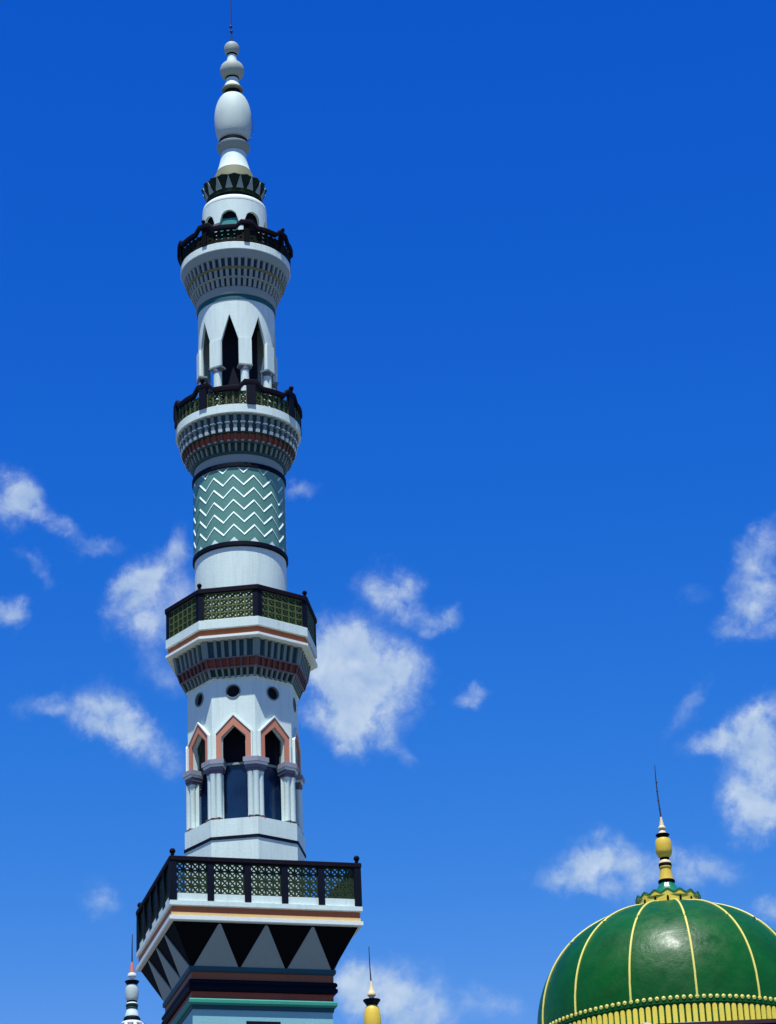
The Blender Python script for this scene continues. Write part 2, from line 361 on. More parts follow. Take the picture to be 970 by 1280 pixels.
# ---- octagonal arcade storey
arc = oc([(1.20, 21.4), (1.575, 21.4), (1.575, 23.775), (1.20, 23.775)], M['white']).build('arcade_storey', tw)
oc([(1.3, 23.78), (1.60, 23.78), (1.60, 23.86), (1.3, 23.86)], M['navy']).build('dark_band', arc)
oc([(1.2, 23.865), (1.575, 23.865), (1.575, 24.36), (0.9, 24.36)], M['white']).build('plinth', arc)
oc([(0.95, 24.365), (0.95, 29.2)], M['inside']).build('inner_core', arc)
AP = 1.478                     # apothem of the walls above the columns
W8 = 2*AP*math.tan(pi/8)
ZC, ZS, ZA = 26.10, 26.77, 27.10; ZW = 28.10; RW = 0.185; OW = 0.325
lowp = [(-W8/2, ZC), (-OW, ZC), (-OW, ZS), (0, ZA), (OW, ZS), (OW, ZC), (W8/2, ZC), (W8/2, ZW)]
lowp += [(RW*cos(t), ZW-RW*sin(t)) for t in [pi*i/14 for i in range(15)]] + [(-W8/2, ZW)]
upp = [(-W8/2, ZW), ] + [(-RW*cos(t), ZW+RW*sin(t)) for t in [pi*i/14 for i in range(15)]] + [(W8/2, ZW), (W8/2, 28.60), (-W8/2, 28.60)]
def arcade_face(k):
    n, t = fr(A8+k*pi/4); o = n*AP
    mb = MB(); 
    mb.prism(lowp, o, t, Z, -n, 0.13, M['white']); mb.prism(upp, o, t, Z, -n, 0.13, M['white'])
    mb.build('wall', arc)
    # terracotta arch frame, standing proud
    fo, fi = 0.49, 0.34
    outer = [(-fo, 26.13), (-fo, 26.86), (0, 27.37), (fo, 26.86), (fo, 26.13)]
    inner = [(fi, 26.13), (fi, 26.765), (0, 27.085), (-fi, 26.765), (-fi, 26.13)]
    mb = MB(); mb.prism(outer+inner, o+n*0.003, t, Z, n, 0.05, M['terra'])
    f = mb.build('arch_frame', arc)
    mb = MB()   # thin white edge round the frame
    o2 = [(-fo-0.035, 26.13), (-fo-0.035, 26.875), (0, 27.42), (fo+0.035, 26.875), (fo+0.035, 26.13)]
    mb.prism(o2+[(fo, 26.13), (fo, 26.86), (0, 27.37), (-fo, 26.86), (-fo, 26.13)], o+n*0.003, t, Z, n, 0.075, M['trim'])
    mb.build('frame_edge', arc)
    # round window
    mb = MB(); c = o+Z*ZW
    pts = 28; vs = []; fs = []
    for i in range(pts):
        th = 2*pi*i/pts; e = t*cos(th)+Z*sin(th)
        vs += [c+e*RW+n*0.003, c+e*(RW+0.026)+n*0.003, c+e*(RW+0.022)+n*0.022, c+e*(RW-0.006)+n*0.022, c+e*(RW-0.006)-n*0.07]
    for i in range(pts):
        j = (i+1) % pts
        for q in range(4): fs.append((i*5+q, i*5+q+1, j*5+q+1, j*5+q))
    mb.add(vs, fs, M['greyd'])
    mb.add([c+(t*cos(2*pi*i/pts)+Z*sin(2*pi*i/pts))*(RW+0.02)-n*0.06 for i in range(pts)], [list(range(pts))], M['inside'])
    mb.build('round_window', arc)
    # glazing between the columns
    mb = MB(); mb.box(n*1.12+Z*25.2, t*0.44, n*0.02, Z*0.86, M['glass']); mb.build('glass_panel', arc)
    mb = MB(); mb.box(n*1.16+Z*26.07, t*0.42, n*0.03, Z*0.03, M['grey']); mb.build('transom', arc)
for k in range(8): arcade_face(k)
# ceiling inside
oc([(0.9, 28.60), (1.45, 28.60)], M['inside']).build('ceiling', arc)
def column_at(k):
    a = A8+pi/8+k*pi/4; n, t = fr(a); c = n*1.53
    mb = MB()
    for dx, dn in ((-0.14, -0.035), (0.0, 0.045), (0.14, -0.035)):
        p = c+t*dx+n*dn
        mb.lathe([(0.085, 24.43), (0.085, 25.62), (0.10, 25.70)], M['white'], 16, 0, (p.x, p.y))
    mb.box(c-n*0.12+Z*25.06, t*0.19, n*0.08, Z*0.66, M['white'])
    mb.build('column', arc)
    mb = MB(); mb.box(c-n*0.04+Z*24.393, t*0.225, n*0.135, Z*0.03, M['redgrey']); mb.build('column_base', arc)
    # stepped capital that wraps the corner of the octagon
    mb = MB()
    for z0, z1, w, pr, m in ((25.70, 25.80, 0.27, 0.0, 'purple'), (25.80, 25.90, 0.335, 0.05, 'purple'), (25.90, 25.965, 0.36, 0.075, 'trim'), (25.965, 26.098, 0.40, 0.12, 'purplel')):
        # outline of the corner block in plan
        s22, c22 = sin(pi/8), cos(pi/8)
        tip = c+n*(0.10+pr)
        dl = Vector((n*-s22)+(t*-c22)); dr = Vector((n*-s22)+(t*c22))
        pl = [tip, tip+dr*w, tip+dr*w-(n*c22+t*s22)*(0.30+pr), c-n*0.36, tip+dl*w-(n*c22-t*s22)*(0.30+pr), tip+dl*w]
        vs = [p+Z*z0 for p in pl]+[p+Z*z1 for p in pl]; q = len(pl)
        mb.add(vs, [list(range(q)), list(range(2*q-1, q-1, -1))]+[(i, (i+1) % q, (i+1) % q+q, i+q) for i in range(q)], M[m])
    mb.build('capital', arc)
for k in range(8): column_at(k)

# ---- corbelled octagonal balcony
def oct_corbel(parent, zt, at_, zb, ab, mback, mrib, nslot, ribw, cornerw, depth=0.09, mtip=None):
    mb = oc([(ab-depth-0.30, zb), (ab-depth, zb), (at_-depth, zt), (at_-depth-0.30, zt)], M[mback])
    for k in range(8):
        n, t = fr(A8+k*pi/4)
        hb, ht = ab*math.tan(pi/8), at_*math.tan(pi/8)
        spans = [(-1, -1+cornerw), (1-cornerw, 1)]
        inner = 2-2*cornerw; pitch = inner/nslot
        for i in range(1, nslot): x = -1+cornerw+i*pitch; spans.append((x-ribw/2, x+ribw/2))
        for x0, x1 in spans:
            vs = []
            for dn in (-depth-0.05, 0.0):
                for z, a, h in ((zb, ab, hb), (zt, at_, ht)):
                    k2 = (a+dn)/a if abs(x0) > 0.99 or abs(x1) > 0.99 else 1
                    for x in (x0, x1): vs.append(n*(a+dn)+t*(x*h*(k2 if abs(x) > 0.99 else 1))+Z*z)
            mb.hexa(vs, M[mrib])
    return mb.build('corbel_row', parent)
cb = oc([(1.0, 28.47), (1.50, 28.47), (1.53, 28.49), (1.0, 28.49)], M['white']).build('corbel_bracket', tw)
oct_corbel(cb, 28.74, 1.64, 28.485, 1.535, 'dgreen', 'greyd', 7, 0.09, 0.07)
oc([(1.2, 28.742), (1.665, 28.742), (1.685, 28.765), (1.2, 28.765)], M['purple']).build('lip', cb)
oct_corbel(cb, 29.00, 1.755, 28.767, 1.69, 'red', 'redgrey', 7, 0.09, 0.06)
oc([(1.2, 29.002), (1.77, 29.002), (1.785, 29.025), (1.2, 29.025)], M['purple']).build('lip', cb)
oct_corbel(cb, 29.515, 1.87, 29.028, 1.785, 'dteal', 'greyd', 6, 0.115, 0.15)
bc = oc([(1.2, 29.517), (2.045, 29.517), (2.055, 29.53), (2.055, 29.60), (1.98, 29.605), (1.2, 29.605)], M['trim']).build('octagonal_balcony', tw)
oc([(1.6, 29.607), (1.985, 29.607), (1.985, 29.80), (1.6, 29.80)], M['brick']).build('brown_band', bc)
oc([(1.6, 29.802), (2.04, 29.802), (2.05, 29.815), (2.05, 30.07), (2.03, 30.085), (1.86, 30.085), (1.86, 29.75), (1.2, 29.75)], M['white']).build('parapet', bc)
oc([(1.95, 30.89), (2.06, 30.89), (2.075, 30.91), (2.075, 31.02), (2.05, 31.05), (1.95, 31.05), (1.93, 31.02), (1.95, 30.89)], M['rail']).build('handrail', bc)
h8 = 2.0*math.tan(pi/8)
for k in range(8):
    n, t = fr(A8+k*pi/4)
    mb = MB(); lattice(mb, 2*h8-0.24, 0.79, 6, 4, lambda u, v, d: n*(1.98+d)+t*u+Z*(30.09+v), M['lattice'], 0.045, 0.09, m2=M['latmid'])
    mb.build('lattice_panel', bc)
    a = A8+pi/8+k*pi/4; nv, tv = fr(a); s22, c22 = sin(pi/8), cos(pi/8)
    mb = MB(); c = nv*(2.04/C8)
    pl = [c, c+(nv*-s22+tv*c22)*0.15, c+(nv*-s22+tv*c22)*0.13-nv*0.12, c+(nv*-s22-tv*c22)*0.13-nv*0.12, c+(nv*-s22-tv*c22)*0.15]
    vs = [p+Z*30.05 for p in pl]+[p+Z*30.905 for p in pl]
    mb.add(vs, [list(range(5)), list(range(9, 4, -1))]+[(i, (i+1) % 5, (i+1) % 5+5, i+5) for i in range(5)], M['navy'])
    mb.build('post', bc)
    if k % 2 == 1:
        mb = MB(); p = nv*2.16; ball_finial(mb, (p.x, p.y, 31.055), 0.07, M['rail']); mb.build('post_finial', bc)

# ---- white drum and zigzag drum
MB().lathe([(1.0, 29.7), (1.335, 29.7), (1.335, 32.595), (1.0, 32.595)], M['white'], 72).build('white_drum', tw)
zz = MB().lathe([(1.336, 32.6), (1.336, 33.2), (1.30, 33.25), (1.30, 35.14)], M['ledge'], 112).build('zigzag_drum', tw)
# relief: rows of shingled chevron bands, the sloping top edge of each painted white
NZ, SUB = 14, 6
ZOFF = radians(-90+3.57-7.4)
def zig(i): # zigzag height at column i (0..NZ*2*SUB)
    x = (i % (2*SUB))/SUB
    return (x if x <= 1 else 2-x)
def zig_row(z0, zt, zb, clip_top, clip_bot, rt, rb):
    """one band: z = base + amp*zig; top outer edge rt, bottom outer edge rb"""
    n = NZ*2*SUB; amp = -0.31; g = MB(); w = MB()
    V = []; 
    for i in range(n):
        a = ZOFF+2*pi*i/n; dz = amp*zig(i)
        def cl(z): return min(clip_top, max(clip_bot, z))
        V.append((a, cl(z0+dz+zt), cl(z0+dz+zt-0.06), cl(z0+dz+zb)))
    for i in range(n):
        j = (i+1) % n; a, t0, t1, b0 = V[i]; c, u0, u1, d0 = V[j]
        if t1 > b0+1e-4 or u1 > d0+1e-4:
            g.add([pol(rt, a, t1), pol(rt, c, u1), pol(rb, c, d0), pol(rb, a, b0)], [(0, 1, 2, 3)], M['chev'])
            g.add([pol(rb, a, b0), pol(rb, c, d0), pol(1.30, c, d0), pol(1.30, a, b0)], [(0, 1, 2, 3)], M['chev'])
        if t0 > t1+1e-4 or u0 > u1+1e-4:
            w.add([pol(1.340, a, t0+0.004), pol(1.340, c, u0+0.004), pol(rt+0.011, c, u1), pol(rt+0.011, a, t1)], [(0, 1, 2, 3)], M['ledge'])
            w.add([pol(rt+0.011, a, t1), pol(rt+0.011, c, u1), pol(rt, c, u1), pol(rt, a, t1)], [(0, 1, 2, 3)], M['chev'])
    if g.f: g.build('zigzag_band', zz)
    if w.f: w.build('zigzag_edge', zz)
PIT = 0.395
for r in range(1, 8):
    zig_row(32.92+PIT*r, 0.0, 0.0-PIT-0.002, 35.12, 32.77, 1.350, 1.340)
MB().lathe([(1.0, 32.60), (1.38, 32.60), (1.395, 32.62), (1.395, 32.735), (1.38, 32.755), (1.0, 32.755)], M['navy'], 72).build('dark_ring', tw)

# ---- round corbelled bowls
def ring_corbel(parent, zt, rt, zb, rb, mback, mrib, n=48, frac=0.42, depth=0.07, mtip=None, mid=None):
    mb = MB().lathe([(rb-depth-0.25, zb), (rb-depth, zb), (rt-depth, zt), (rt-depth-0.25, zt)], M[mback], 96)
    for i in range(n):
        a = A8+2*pi*i/n; h = pi/n*frac
        def blk(z0, r0, z1, r1, m, gr=1.0):
            vs = []
            for dr in (-depth-0.04, 0.0):
                for z, r in ((z0, r0), (z1, r1)):
                    for s in (-1, 1): vs.append(pol(r+dr, a+s*h*gr, z))
            mb.hexa(vs, M[m])
        blk(zb, rb, zt, rt, mrib)
        if mtip: blk(zb-0.004, rb+0.006, zb+(zt-zb)*0.16, rb+(rt-rb)*0.16+0.012, mtip, 1.25)
        if mid: blk(zb+(zt-zb)*0.50, rb+(rt-rb)*0.5+0.004, zb+(zt-zb)*0.56, rb+(rt-rb)*0.56+0.012, mtip, 1.5)
    return mb.build('corbel_row', parent)
def wavy(parent, R, zr, hgt, bump, zfloor, mlat, nx, ny, postw, finial, mpost='navy', loff=0.06, poff=0.02):
    """ring handrail that rises in a step over each post, lattice panels below"""
    def ztop(a):
        d = ((a-A8-pi/8+pi/8) % (pi/4))-pi/8
        d = abs(d); p0, p1 = radians(6.0), radians(11.0)
        return zr+bump*(1 if d < p0 else 0 if d > p1 else (p1-d)/(p1-p0))
    angs = []
    for k in range(8):
        b0 = A8+pi/8+k*pi/4
        angs += [b0+radians(q) for q in (-11, -6, 0, 6, 11, 16, 22.5, 29)]
    mb = MB(); n = len(angs); vs = []
    for a in angs:
        z = ztop(a)
        vs += [pol(R-0.06, a, z-hgt), pol(R+0.04, a, z-hgt), pol(R+0.055, a, z-hgt*0.7), pol(R+0.055, a, z-0.02), pol(R+0.04, a, z), pol(R-0.06, a, z)]
    fs = []
    for i in range(n):
        j = (i+1) % n
        for q in range(6): fs.append((i*6+q, j*6+q, j*6+(q+1) % 6, i*6+(q+1) % 6))
    mb.add(vs, fs, M['rail']); mb.build('handrail', parent)
    for k in range(8):
        a0 = A8+k*pi/4; wd = pi/4*R-postw
        mb = MB(); h = zr-hgt-zfloor
        lattice(mb, wd, h, nx, ny, lambda u, v, d: pol(R-loff+d, a0+u/R, zfloor+v), M[mlat], 0.046, 0.08, m2=M['latmid'] if mlat == 'lattice' else None)
        mb.build('lattice_panel', parent)
        a = A8+pi/8+k*pi/4; nv, tv = fr(a)
        mb = MB(); zt = zr+bump-hgt+0.03
        mb.box(nv*(R-poff)+Z*((zfloor-0.02+zt)/2), tv*(postw/2), nv*0.055, Z*((zt-zfloor+0.02)/2), M[mpost]); mb.build('post', parent)
        if k % 2 == 1 and finial:
            mb = MB(); p = nv*(R+0.02); ball_finial(mb, (p.x, p.y, zr+bump-0.01), finial, M['rail']); mb.build('post_finial', parent)

# middle bowl
mb = MB().lathe([(1.0, 35.125), (1.375, 35.125), (1.39, 35.14), (1.39, 35.26), (1.30, 35.265)], M['navy'], 72)
bw = mb.build('corbel_bowl', tw)
MB().lathe([(1.2, 35.267), (1.315, 35.27), (1.325, 35.30), (1.325, 35.56), (1.2, 35.56)], M['grey'], 72).build('ring_moulding', bw)
MB().lathe([(1.1, 35.562), (1.36, 35.562), (1.40, 35.62), (1.1, 35.62)], M['dteal'], 96).build('lip', bw)
ring_corbel(bw, 35.84, 1.50, 35.622, 1.42, 'dgreen', 'greyd', 48, 0.34, 0.07)
MB().lathe([(1.1, 35.842), (1.53, 35.842), (1.55, 35.87), (1.1, 35.87)], M['dteal'], 96).build('lip', bw)
ring_corbel(bw, 36.10, 1.645, 35.872, 1.575, 'red', 'redgrey', 48, 0.34, 0.06, 'grey')
MB().lathe([(1.1, 36.102), (1.665, 36.102), (1.69, 36.13), (1.1, 36.13)], M['dgreen'], 96).build('lip', bw)
ring_corbel(bw, 36.655, 1.80, 36.132, 1.70, 'dteal', 'greyd', 48, 0.42, 0.08, 'trim', True)
bb = MB().lathe([(1.1, 36.657), (1.85, 36.657), (1.862, 36.675), (1.862, 36.925), (1.84, 36.94), (1.0, 36.94)], M['white'], 96).build('middle_balcony', tw)
wavy(bb, 1.875, 37.53, 0.17, 0.20, 36.945, 'lattice', 6, 2, 0.25, 0.075)

# ---- upper shaft: pierced round storey
def pierced(parent, name, R, t, ztop, zbase, zsp, zap, hw, m, arch='point', nsec=8):
    mb = MB(); vs_b = []
    for s in range(nsec):
        a0 = A8+s*2*pi/nsec; half = pi/nsec
        th = [-half, -half*0.75, -half*0.5]
        th = [x for x in th if x < -hw-1e-3]
        K = 8
        arc_ = [-hw+2*hw*i/K for i in range(K+1)]
        def zb(x):
            u = min(1, abs(x)/hw)
            return zap+(zsp-zap)*u if arch == 'point' else zsp+(zap-zsp)*sqrt(max(0, 1-u*u))
        cols = [(x, zbase) for x in th]+[(-hw, zbase)]+[(x, zb(x)) for x in arc_]+[(hw, zbase)]+[(-x, zbase) for x in reversed(th)]
        for i in range(len(cols)-1):
            (x0, z0), (x1, z1) = cols[i], cols[i+1]
            A, B = a0+x0, a0+x1
            if abs(x1-x0) < 1e-6:      # jamb
                lo, hi_ = sorted((z0, z1))
                mb.add([pol(R, A, lo), pol(R, A, hi_), pol(R-t, A, hi_), pol(R-t, A, lo)], [(0, 1, 2, 3)], m); continue
            mb.add([pol(R, A, z0), pol(R, B, z1), pol(R, B, ztop), pol(R, A, ztop)], [(0, 1, 2, 3)], m)
            mb.add([pol(R-t, A, z0), pol(R-t, B, z1), pol(R-t, B, ztop), pol(R-t, A, ztop)], [(0, 1, 2, 3)], m)
            mb.add([pol(R, A, z0), pol(R, B, z1), pol(R-t, B, z1), pol(R-t, A, z0)], [(0, 1, 2, 3)], m)
    bm_v = mb
    o = mb.build(name, parent)
    me = o.data; bm = bmesh.new(); bm.from_mesh(me); bmesh.ops.remove_doubles(bm, verts=bm.verts, dist=1e-4); bmesh.ops.recalc_face_normals(bm, faces=bm.faces); bm.to_mesh(me); bm.free()
    me.set_sharp_from_angle(angle=radians(32))
    return o
up = pierced(tw, 'upper_shaft', 1.168, 0.08, 41.0, 38.62, 39.46, 40.34, 0.235, M['white'])
for s in range(8):
    a = A8+pi/8+s*pi/4; n, t = fr(a)
    mb = MB(); hw_ = 0.195
    mb.prism([(-hw_, 38.62), (hw_, 38.62), (hw_, 39.45), (hw_*0.95, 39.50), (-hw_*0.95, 39.50), (-hw_, 39.45)], n*1.13, t, Z, n, 0.075, M['white']); 
    mb.build('pier', up)
    mb = MB(); mb.box(n*1.09+Z*38.59, t*0.212, n*0.13, Z*0.028, M['greyd']); mb.lathe([(0.15, 38.46), (0.15, 38.55)], M['purple'], 16, 0, tuple((n*1.07).xy)); mb.build('pier_cap', up)
    mb = MB(); p = n*1.07; mb.lathe([(0.125, 36.95), (0.125, 38.46)], M['white'], 18, 0, (p.x, p.y)); mb.build('column', up)
MB().lathe([(0.62, 36.95), (0.62, 38.4), (0.62, 40.9)], M['inside'], 32).build('inner_core', up)
MB().lathe([(0.80, 36.95), (0.80, 38.15), (0.63, 38.16)], M['navy'], 32).build('inner_parapet', up)
MB().lathe([(0.5, 40.95), (1.0, 40.95)], M['inside'], 32).build('ceiling', up)

# ---- upper bowl and balcony
ub = MB().lathe([(1.0, 40.84), (1.19, 40.84), (1.19, 41.0), (1.0, 41.0)], M['teal'], 72).build('corbel_bowl', tw)
MB().lathe([(1.0, 41.002), (1.215, 41.002), (1.225, 41.02), (1.225, 41.26), (1.0, 41.26)], M['grey'], 72).build('ring_moulding', ub)
ring_corbel(ub, 41.50, 1.325, 41.262, 1.255, 'niche', 'grey', 48, 0.55, 0.06)
MB().lathe([(0.9, 41.502), (1.345, 41.502), (1.365, 41.53), (0.9, 41.53)], M['grey'], 96).build('lip', ub)
ring_corbel(ub, 41.755, 1.43, 41.532, 1.375, 'niche', 'grey', 48, 0.52, 0.06)
MB().lathe([(0.9, 41.757), (1.45, 41.757), (1.49, 41.80), (0.9, 41.80)], M['olive'], 96).build('lip', ub)
ring_corbel(ub, 42.06, 1.57, 41.802, 1.50, 'niche', 'grey', 48, 0.40, 0.07)
MB().lathe([(0.9, 42.062), (1.575, 42.062), (1.67, 42.29), (0.9, 42.29)], M['grey'], 96).build('ring_moulding', ub)
ba = MB().lathe([(0.9, 42.292), (1.672, 42.292), (1.685, 42.31), (1.685, 42.53), (1.67, 42.545), (0.8, 42.545)], M['white'], 96).build('upper_balcony', tw)
wavy(ba, 1.73, 43.10, 0.15, 0.17, 42.55, 'latdark', 6, 3, 0.16, 0.06, 'black', 0.09, 0.06)

# ---- arched drum under the spire
dr = pierced(tw, 'arched_drum', 1.0, 0.08, 44.47, 42.55, 43.74, 44.08, 0.29, M['white'], 'round')
MB().lathe([(0.84, 42.55), (0.84, 44.45)], M['inside'], 32).build('inner_core', dr)
n, t = fr(A8); mb = MB(); mb.box(n*0.87+Z*43.22, t*0.27, n*0.02, Z*0.62, M['doorg']); mb.build('door', dr)
for s in range(8):
    a = A8+pi/8+s*pi/4; n, t = fr(a); mb = MB()
    mb.box(n*0.985+Z*43.63, t*0.115, n*0.045, Z*0.035, M['purple']); mb.build('impost', dr)
MB().lathe([(0.6, 44.472), (0.95, 44.472), (0.985, 44.50), (0.99, 44.56), (0.97, 44.63), (0.93, 44.67), (0.6, 44.67)], M['trim'], 72).build('ring_moulding', dr)
MB().lathe([(0.5, 44.672), (0.77, 44.672), (0.77, 44.86), (0.5, 44.86)], M['navy'], 64).build('dark_ring', dr)

# ---- pleated crown with white triangles
NP = 16
def pleat(prof):  # profile (r_ridge, r_valley, z)
    mb = MB(); vs = []; n2 = NP*2
    for rr, rv, z in prof:
        for i in range(n2): vs.append(pol(rr if i % 2 == 0 else rv, A8+pi/NP+2*pi*i/n2, z))
    fs = [(j*n2+i, j*n2+(i+1) % n2, (j+1)*n2+(i+1) % n2, (j+1)*n2+i) for j in range(len(prof)-1) for i in range(n2)]
    return mb.add(vs, fs, M['crownd'])
cr = pleat([(0.70, 0.70, 44.862), (0.83, 0.80, 44.88), (0.86, 0.82, 45.02), (1.03, 0.955, 45.37), (1.0, 0.93, 45.41), (0.6, 0.6, 45.43)]).build('pleated_crown', tw, ang=5)
for i in range(NP):
    a = A8+2*pi*i/NP; n, t = fr(a)
    b0 = n*0.828+Z*44.98; tp = n*0.962+Z*45.345; upv = tp-b0; nn = t.cross(upv).normalized()
    if nn.dot(n) < 0: nn = -nn
    mb = MB(); mb.prism([(-0.115, 0), (0.115, 0), (0.006, 1.0), (-0.006, 1.0)], b0+nn*0.012, t, upv, nn, 0.025, M['grey'])
    mb.build('crown_triangle', cr)

# ---- spire of bells and balls
sp = MB().lathe([(0.45, 45.43), (0.73, 45.43), (0.71, 45.52), (0.66, 45.70), (0.59, 45.87), (0.535, 46.00)], M['olive'], 56).build('spire', tw)
MB().lathe([(0.535, 46.002), (0.50, 46.10), (0.45, 46.30), (0.41, 46.50), (0.385, 46.69)], M['white'], 56).build('bell', sp)
MB().lathe([(0.375, 46.692), (0.42, 46.76), (0.49, 46.84), (0.525, 46.90), (0.53, 46.97), (0.50, 47.0), (0.2, 47.0)], M['grey'], 56).build('flared_collar', sp)
MB().lathe([(0.3, 47.002), (0.455, 47.01), (0.46, 47.15), (0.40, 47.20)], M['navy'], 48).build('dark_ring', sp)
def ovoid(z0, z1, rb, rm, tm, rt, n=18):
    out = []
    for i in range(n+1):
        u = i/n
        if u < tm: x = 1-u/tm; r = rb+(rm-rb)*sqrt(max(0, 1-x*x))
        else: x = (u-tm)/(1-tm); r = rt+(rm-rt)*sqrt(max(0, 1-x*x))
        out.append((max(r, 0.002), z0+(z1-z0)*u))
    return out
MB().lathe(ovoid(47.19, 48.93, 0.40, 0.585, 0.46, 0.17), M['egg'], 56).build('egg_ball', sp)
MB().lathe([(0.15, 48.90), (0.24, 48.91), (0.25, 49.045), (0.15, 49.05)], M['navy'], 40).build('dark_ring', sp)
MB().lathe([(0.15, 49.052), (0.30, 49.055), (0.335, 49.09), (0.33, 49.15), (0.28, 49.18), (0.15, 49.18)], M['olive'], 44).build('ring_moulding', sp)
MB().lathe([(0.285, 49.182), (0.25, 49.27), (0.21, 49.40), (0.20, 49.52)], M['white'], 44).build('bell', sp)
MB().lathe([(0.1, 49.50), (0.215, 49.51), (0.215, 49.57)], M['navy'], 40).build('dark_ring', sp)
MB().lathe(ovoid(49.56, 50.14, 0.20, 0.385, 0.50, 0.14), M['ball'], 48).build('ball', sp)
MB().lathe([(0.185, 50.10), (0.165, 50.22), (0.15, 50.34), (0.15, 50.41)], M['white'], 40).build('bell', sp)
MB().lathe([(0.1, 50.40), (0.16, 50.41), (0.165, 50.47), (0.1, 50.48)], M['navy'], 36).build('dark_ring', sp)  # navy ring stands in for the shadow under the top ball
MB().lathe(ovoid(50.46, 50.93, 0.15, 0.243, 0.52, 0.03), M['ball'], 40).build('ball', sp)
mb = MB(); mb.tube([(0, 0, 50.9), (0, 0, 51.1), (0, 0, 51.25), (0.004, 0, 53.6)], [0.045, 0.032, 0.022, 0.014], M['metal'], 8)
mb.sphere((0, 0, 51.36), 0.055, M['metal'], 8, 0.7); mb.sphere((-0.02, 0, 51.55), 0.05, M['metal'], 8, 1.1)
mb.build('rod', sp)
mb = MB(); mb.tube([(0.585, -0.05, 48.05), (0.64, -0.06, 47.75), (0.60, -0.07, 47.55), (0.66, -0.06, 47.42), (0.58, -0.07, 47.28), (0.47, -0.1, 47.12)], 0.011, M['metal'], 5); mb.build('cable', sp)
# ------------------------------------------------------------------ mosque with the green dome
DX, DY, DZ = 8.26, 80.0, 20.66
ms = empty('mosque', (DX, DY, 0), 'mosque hall carrying the large glossy green dome with yellow ribs and a gold finial', 'mosque')
mb = MB(); mb.box((0, 0, 8.9), (6.2, 0, 0), (0, 6.2, 0), (0, 0, 8.9), M['hall']); mb.build('wall', ms)
mb = MB(); mb.box((0, 0, 17.92), (6.5, 0, 0), (0, 6.5, 0), (0, 0, 0.118), M['trim']); mb.build('roof', ms)
drum = MB().lathe([(4.25, 18.04), (4.25, 19.75), (4.38, 19.8), (4.38, 19.95)], M['hall'], 96).build('drum', ms)
R0, H0 = 4.37, 4.02
def dprof(u):   # u = h / H0
    return R0*sqrt(max(0.0, 1-abs(u)**2.25))
prof = [(R0, 20.56)]+[(dprof(sin(pi/2*i/40)**1.0), DZ+H0*sin(pi/2*i/40)) for i in range(1, 39)]
dome = MB().lathe([(R0-0.04, 19.95), (R0-0.04, 20.55)]+prof, M['dome'], 128).build('dome', ms, ang=60)
NR = 14
RA = radians(-96.0)+radians(8.0)
def rib(k):
    a = RA+2*pi*k/NR
    pts = []; 
    for i in range(0, 39):
        u = sin(pi/2*i/40); r = dprof(u) if i else R0
        pts.append(pol(r+0.010, a, DZ+0.04*(i == 0)+H0*u+0.012*u))
    mb = MB(); mb.tube(pts, 0.034, M['rib'], 8); return mb.build('rib', dome)
for k in range(NR): rib(k)
NB = 140
mb = MB()
mb.lathe([(R0-0.03, 20.545), (R0+0.022, 20.55), (R0+0.022, 20.57), (R0-0.03, 20.575)], M['dome'], 128)
for i in range(NB):
    a = RA+2*pi*i/NB; n, t = fr(a)
    q = 12; c = n*(R0+0.004)+Z*20.70
    for r0, r1, d, m in ((0.0, 0.026, 0.05, 'gold'), (0.026, 0.060, 0.035, 'rib')):
        vs = []; 
        for j in range(q):
            th = 2*pi*j/q; e = t*cos(th)+Z*sin(th)
            vs += [c+e*max(r0, 0.001)+n*d, c+e*r1+n*(d-0.018), c+e*r1-n*0.02]
        fs = []
        for j in range(q):
            k2 = (j+1) % q; fs += [(j*3, k2*3, k2*3+1, j*3+1), (j*3+1, k2*3+1, k2*3+2, j*3+2)]
        mb.add(vs, fs, M[m])
mb.build('bead_row', dome)
mb = MB()
for i in range(NB):
    a = RA+2*pi*(i+0.5)/NB; n, t = fr(a); w = 0.067
    pl = [(-w, 19.9), (w, 19.9), (w, 20.43)]+[(w*cos(pi*j/6), 20.43+w*sin(pi*j/6)) for j in range(1, 6)]+[(-w, 20.43)]
    mb.prism(pl, n*(R0-0.05), t, Z, n, 0.055, M['yellow'])
mb.build('fluted_band', dome)
# scalloped collar on the crown of the dome
NS = 16; mb = MB(); vs = []; n2 = NS*8
def scal(i): return 0.5+0.5*cos(2*pi*i/8)
RS = radians(-96)
for i in range(n2):
    a = RS+2*pi*i/n2; zt = 24.87+0.10*scal(i)
    vs += [pol(1.02, a, 24.42), pol(1.015, a, 24.62), pol(1.01, a, zt), pol(0.95, a, zt), pol(0.90, a, 24.42)]
fs = [(i*5+q, ((i+1) % n2)*5+q, ((i+1) % n2)*5+q+1, i*5+q+1) for i in range(n2) for q in range(4)]
mb.add(vs, fs, M['yellow']); collar = mb.build('scalloped_collar', ms)
mb = MB(); vs = []
for i in range(n2):
    a = RS+2*pi*i/n2; zt = 24.865+0.10*scal(i)
    vs += [pol(1.005, a, zt-0.005), pol(1.032, a, zt+0.008), pol(1.03, a, zt+0.042), pol(0.97, a, zt+0.048), pol(0.93, a, zt+0.0)]
fs = [(i*5+q, ((i+1) % n2)*5+q, ((i+1) % n2)*5+(q+1) % 5, i*5+(q+1) % 5) for i in range(n2) for q in range(5)]
mb.add(vs, fs, M['crowng']); mb.build('green_rim', collar)
mb = MB()
for i in range(NS):
    a = RS+2*pi*i/NS; n, t = fr(a)
    pl = [(-0.035, 24.58), (0.035, 24.58), (0.035, 24.72), (0.022, 24.755), (0, 24.77), (-0.022, 24.755), (-0.035, 24.72)]
    mb.prism(pl, n*0.98, t, Z, n, 0.05, M['black'])
mb.build('niche_row', collar)
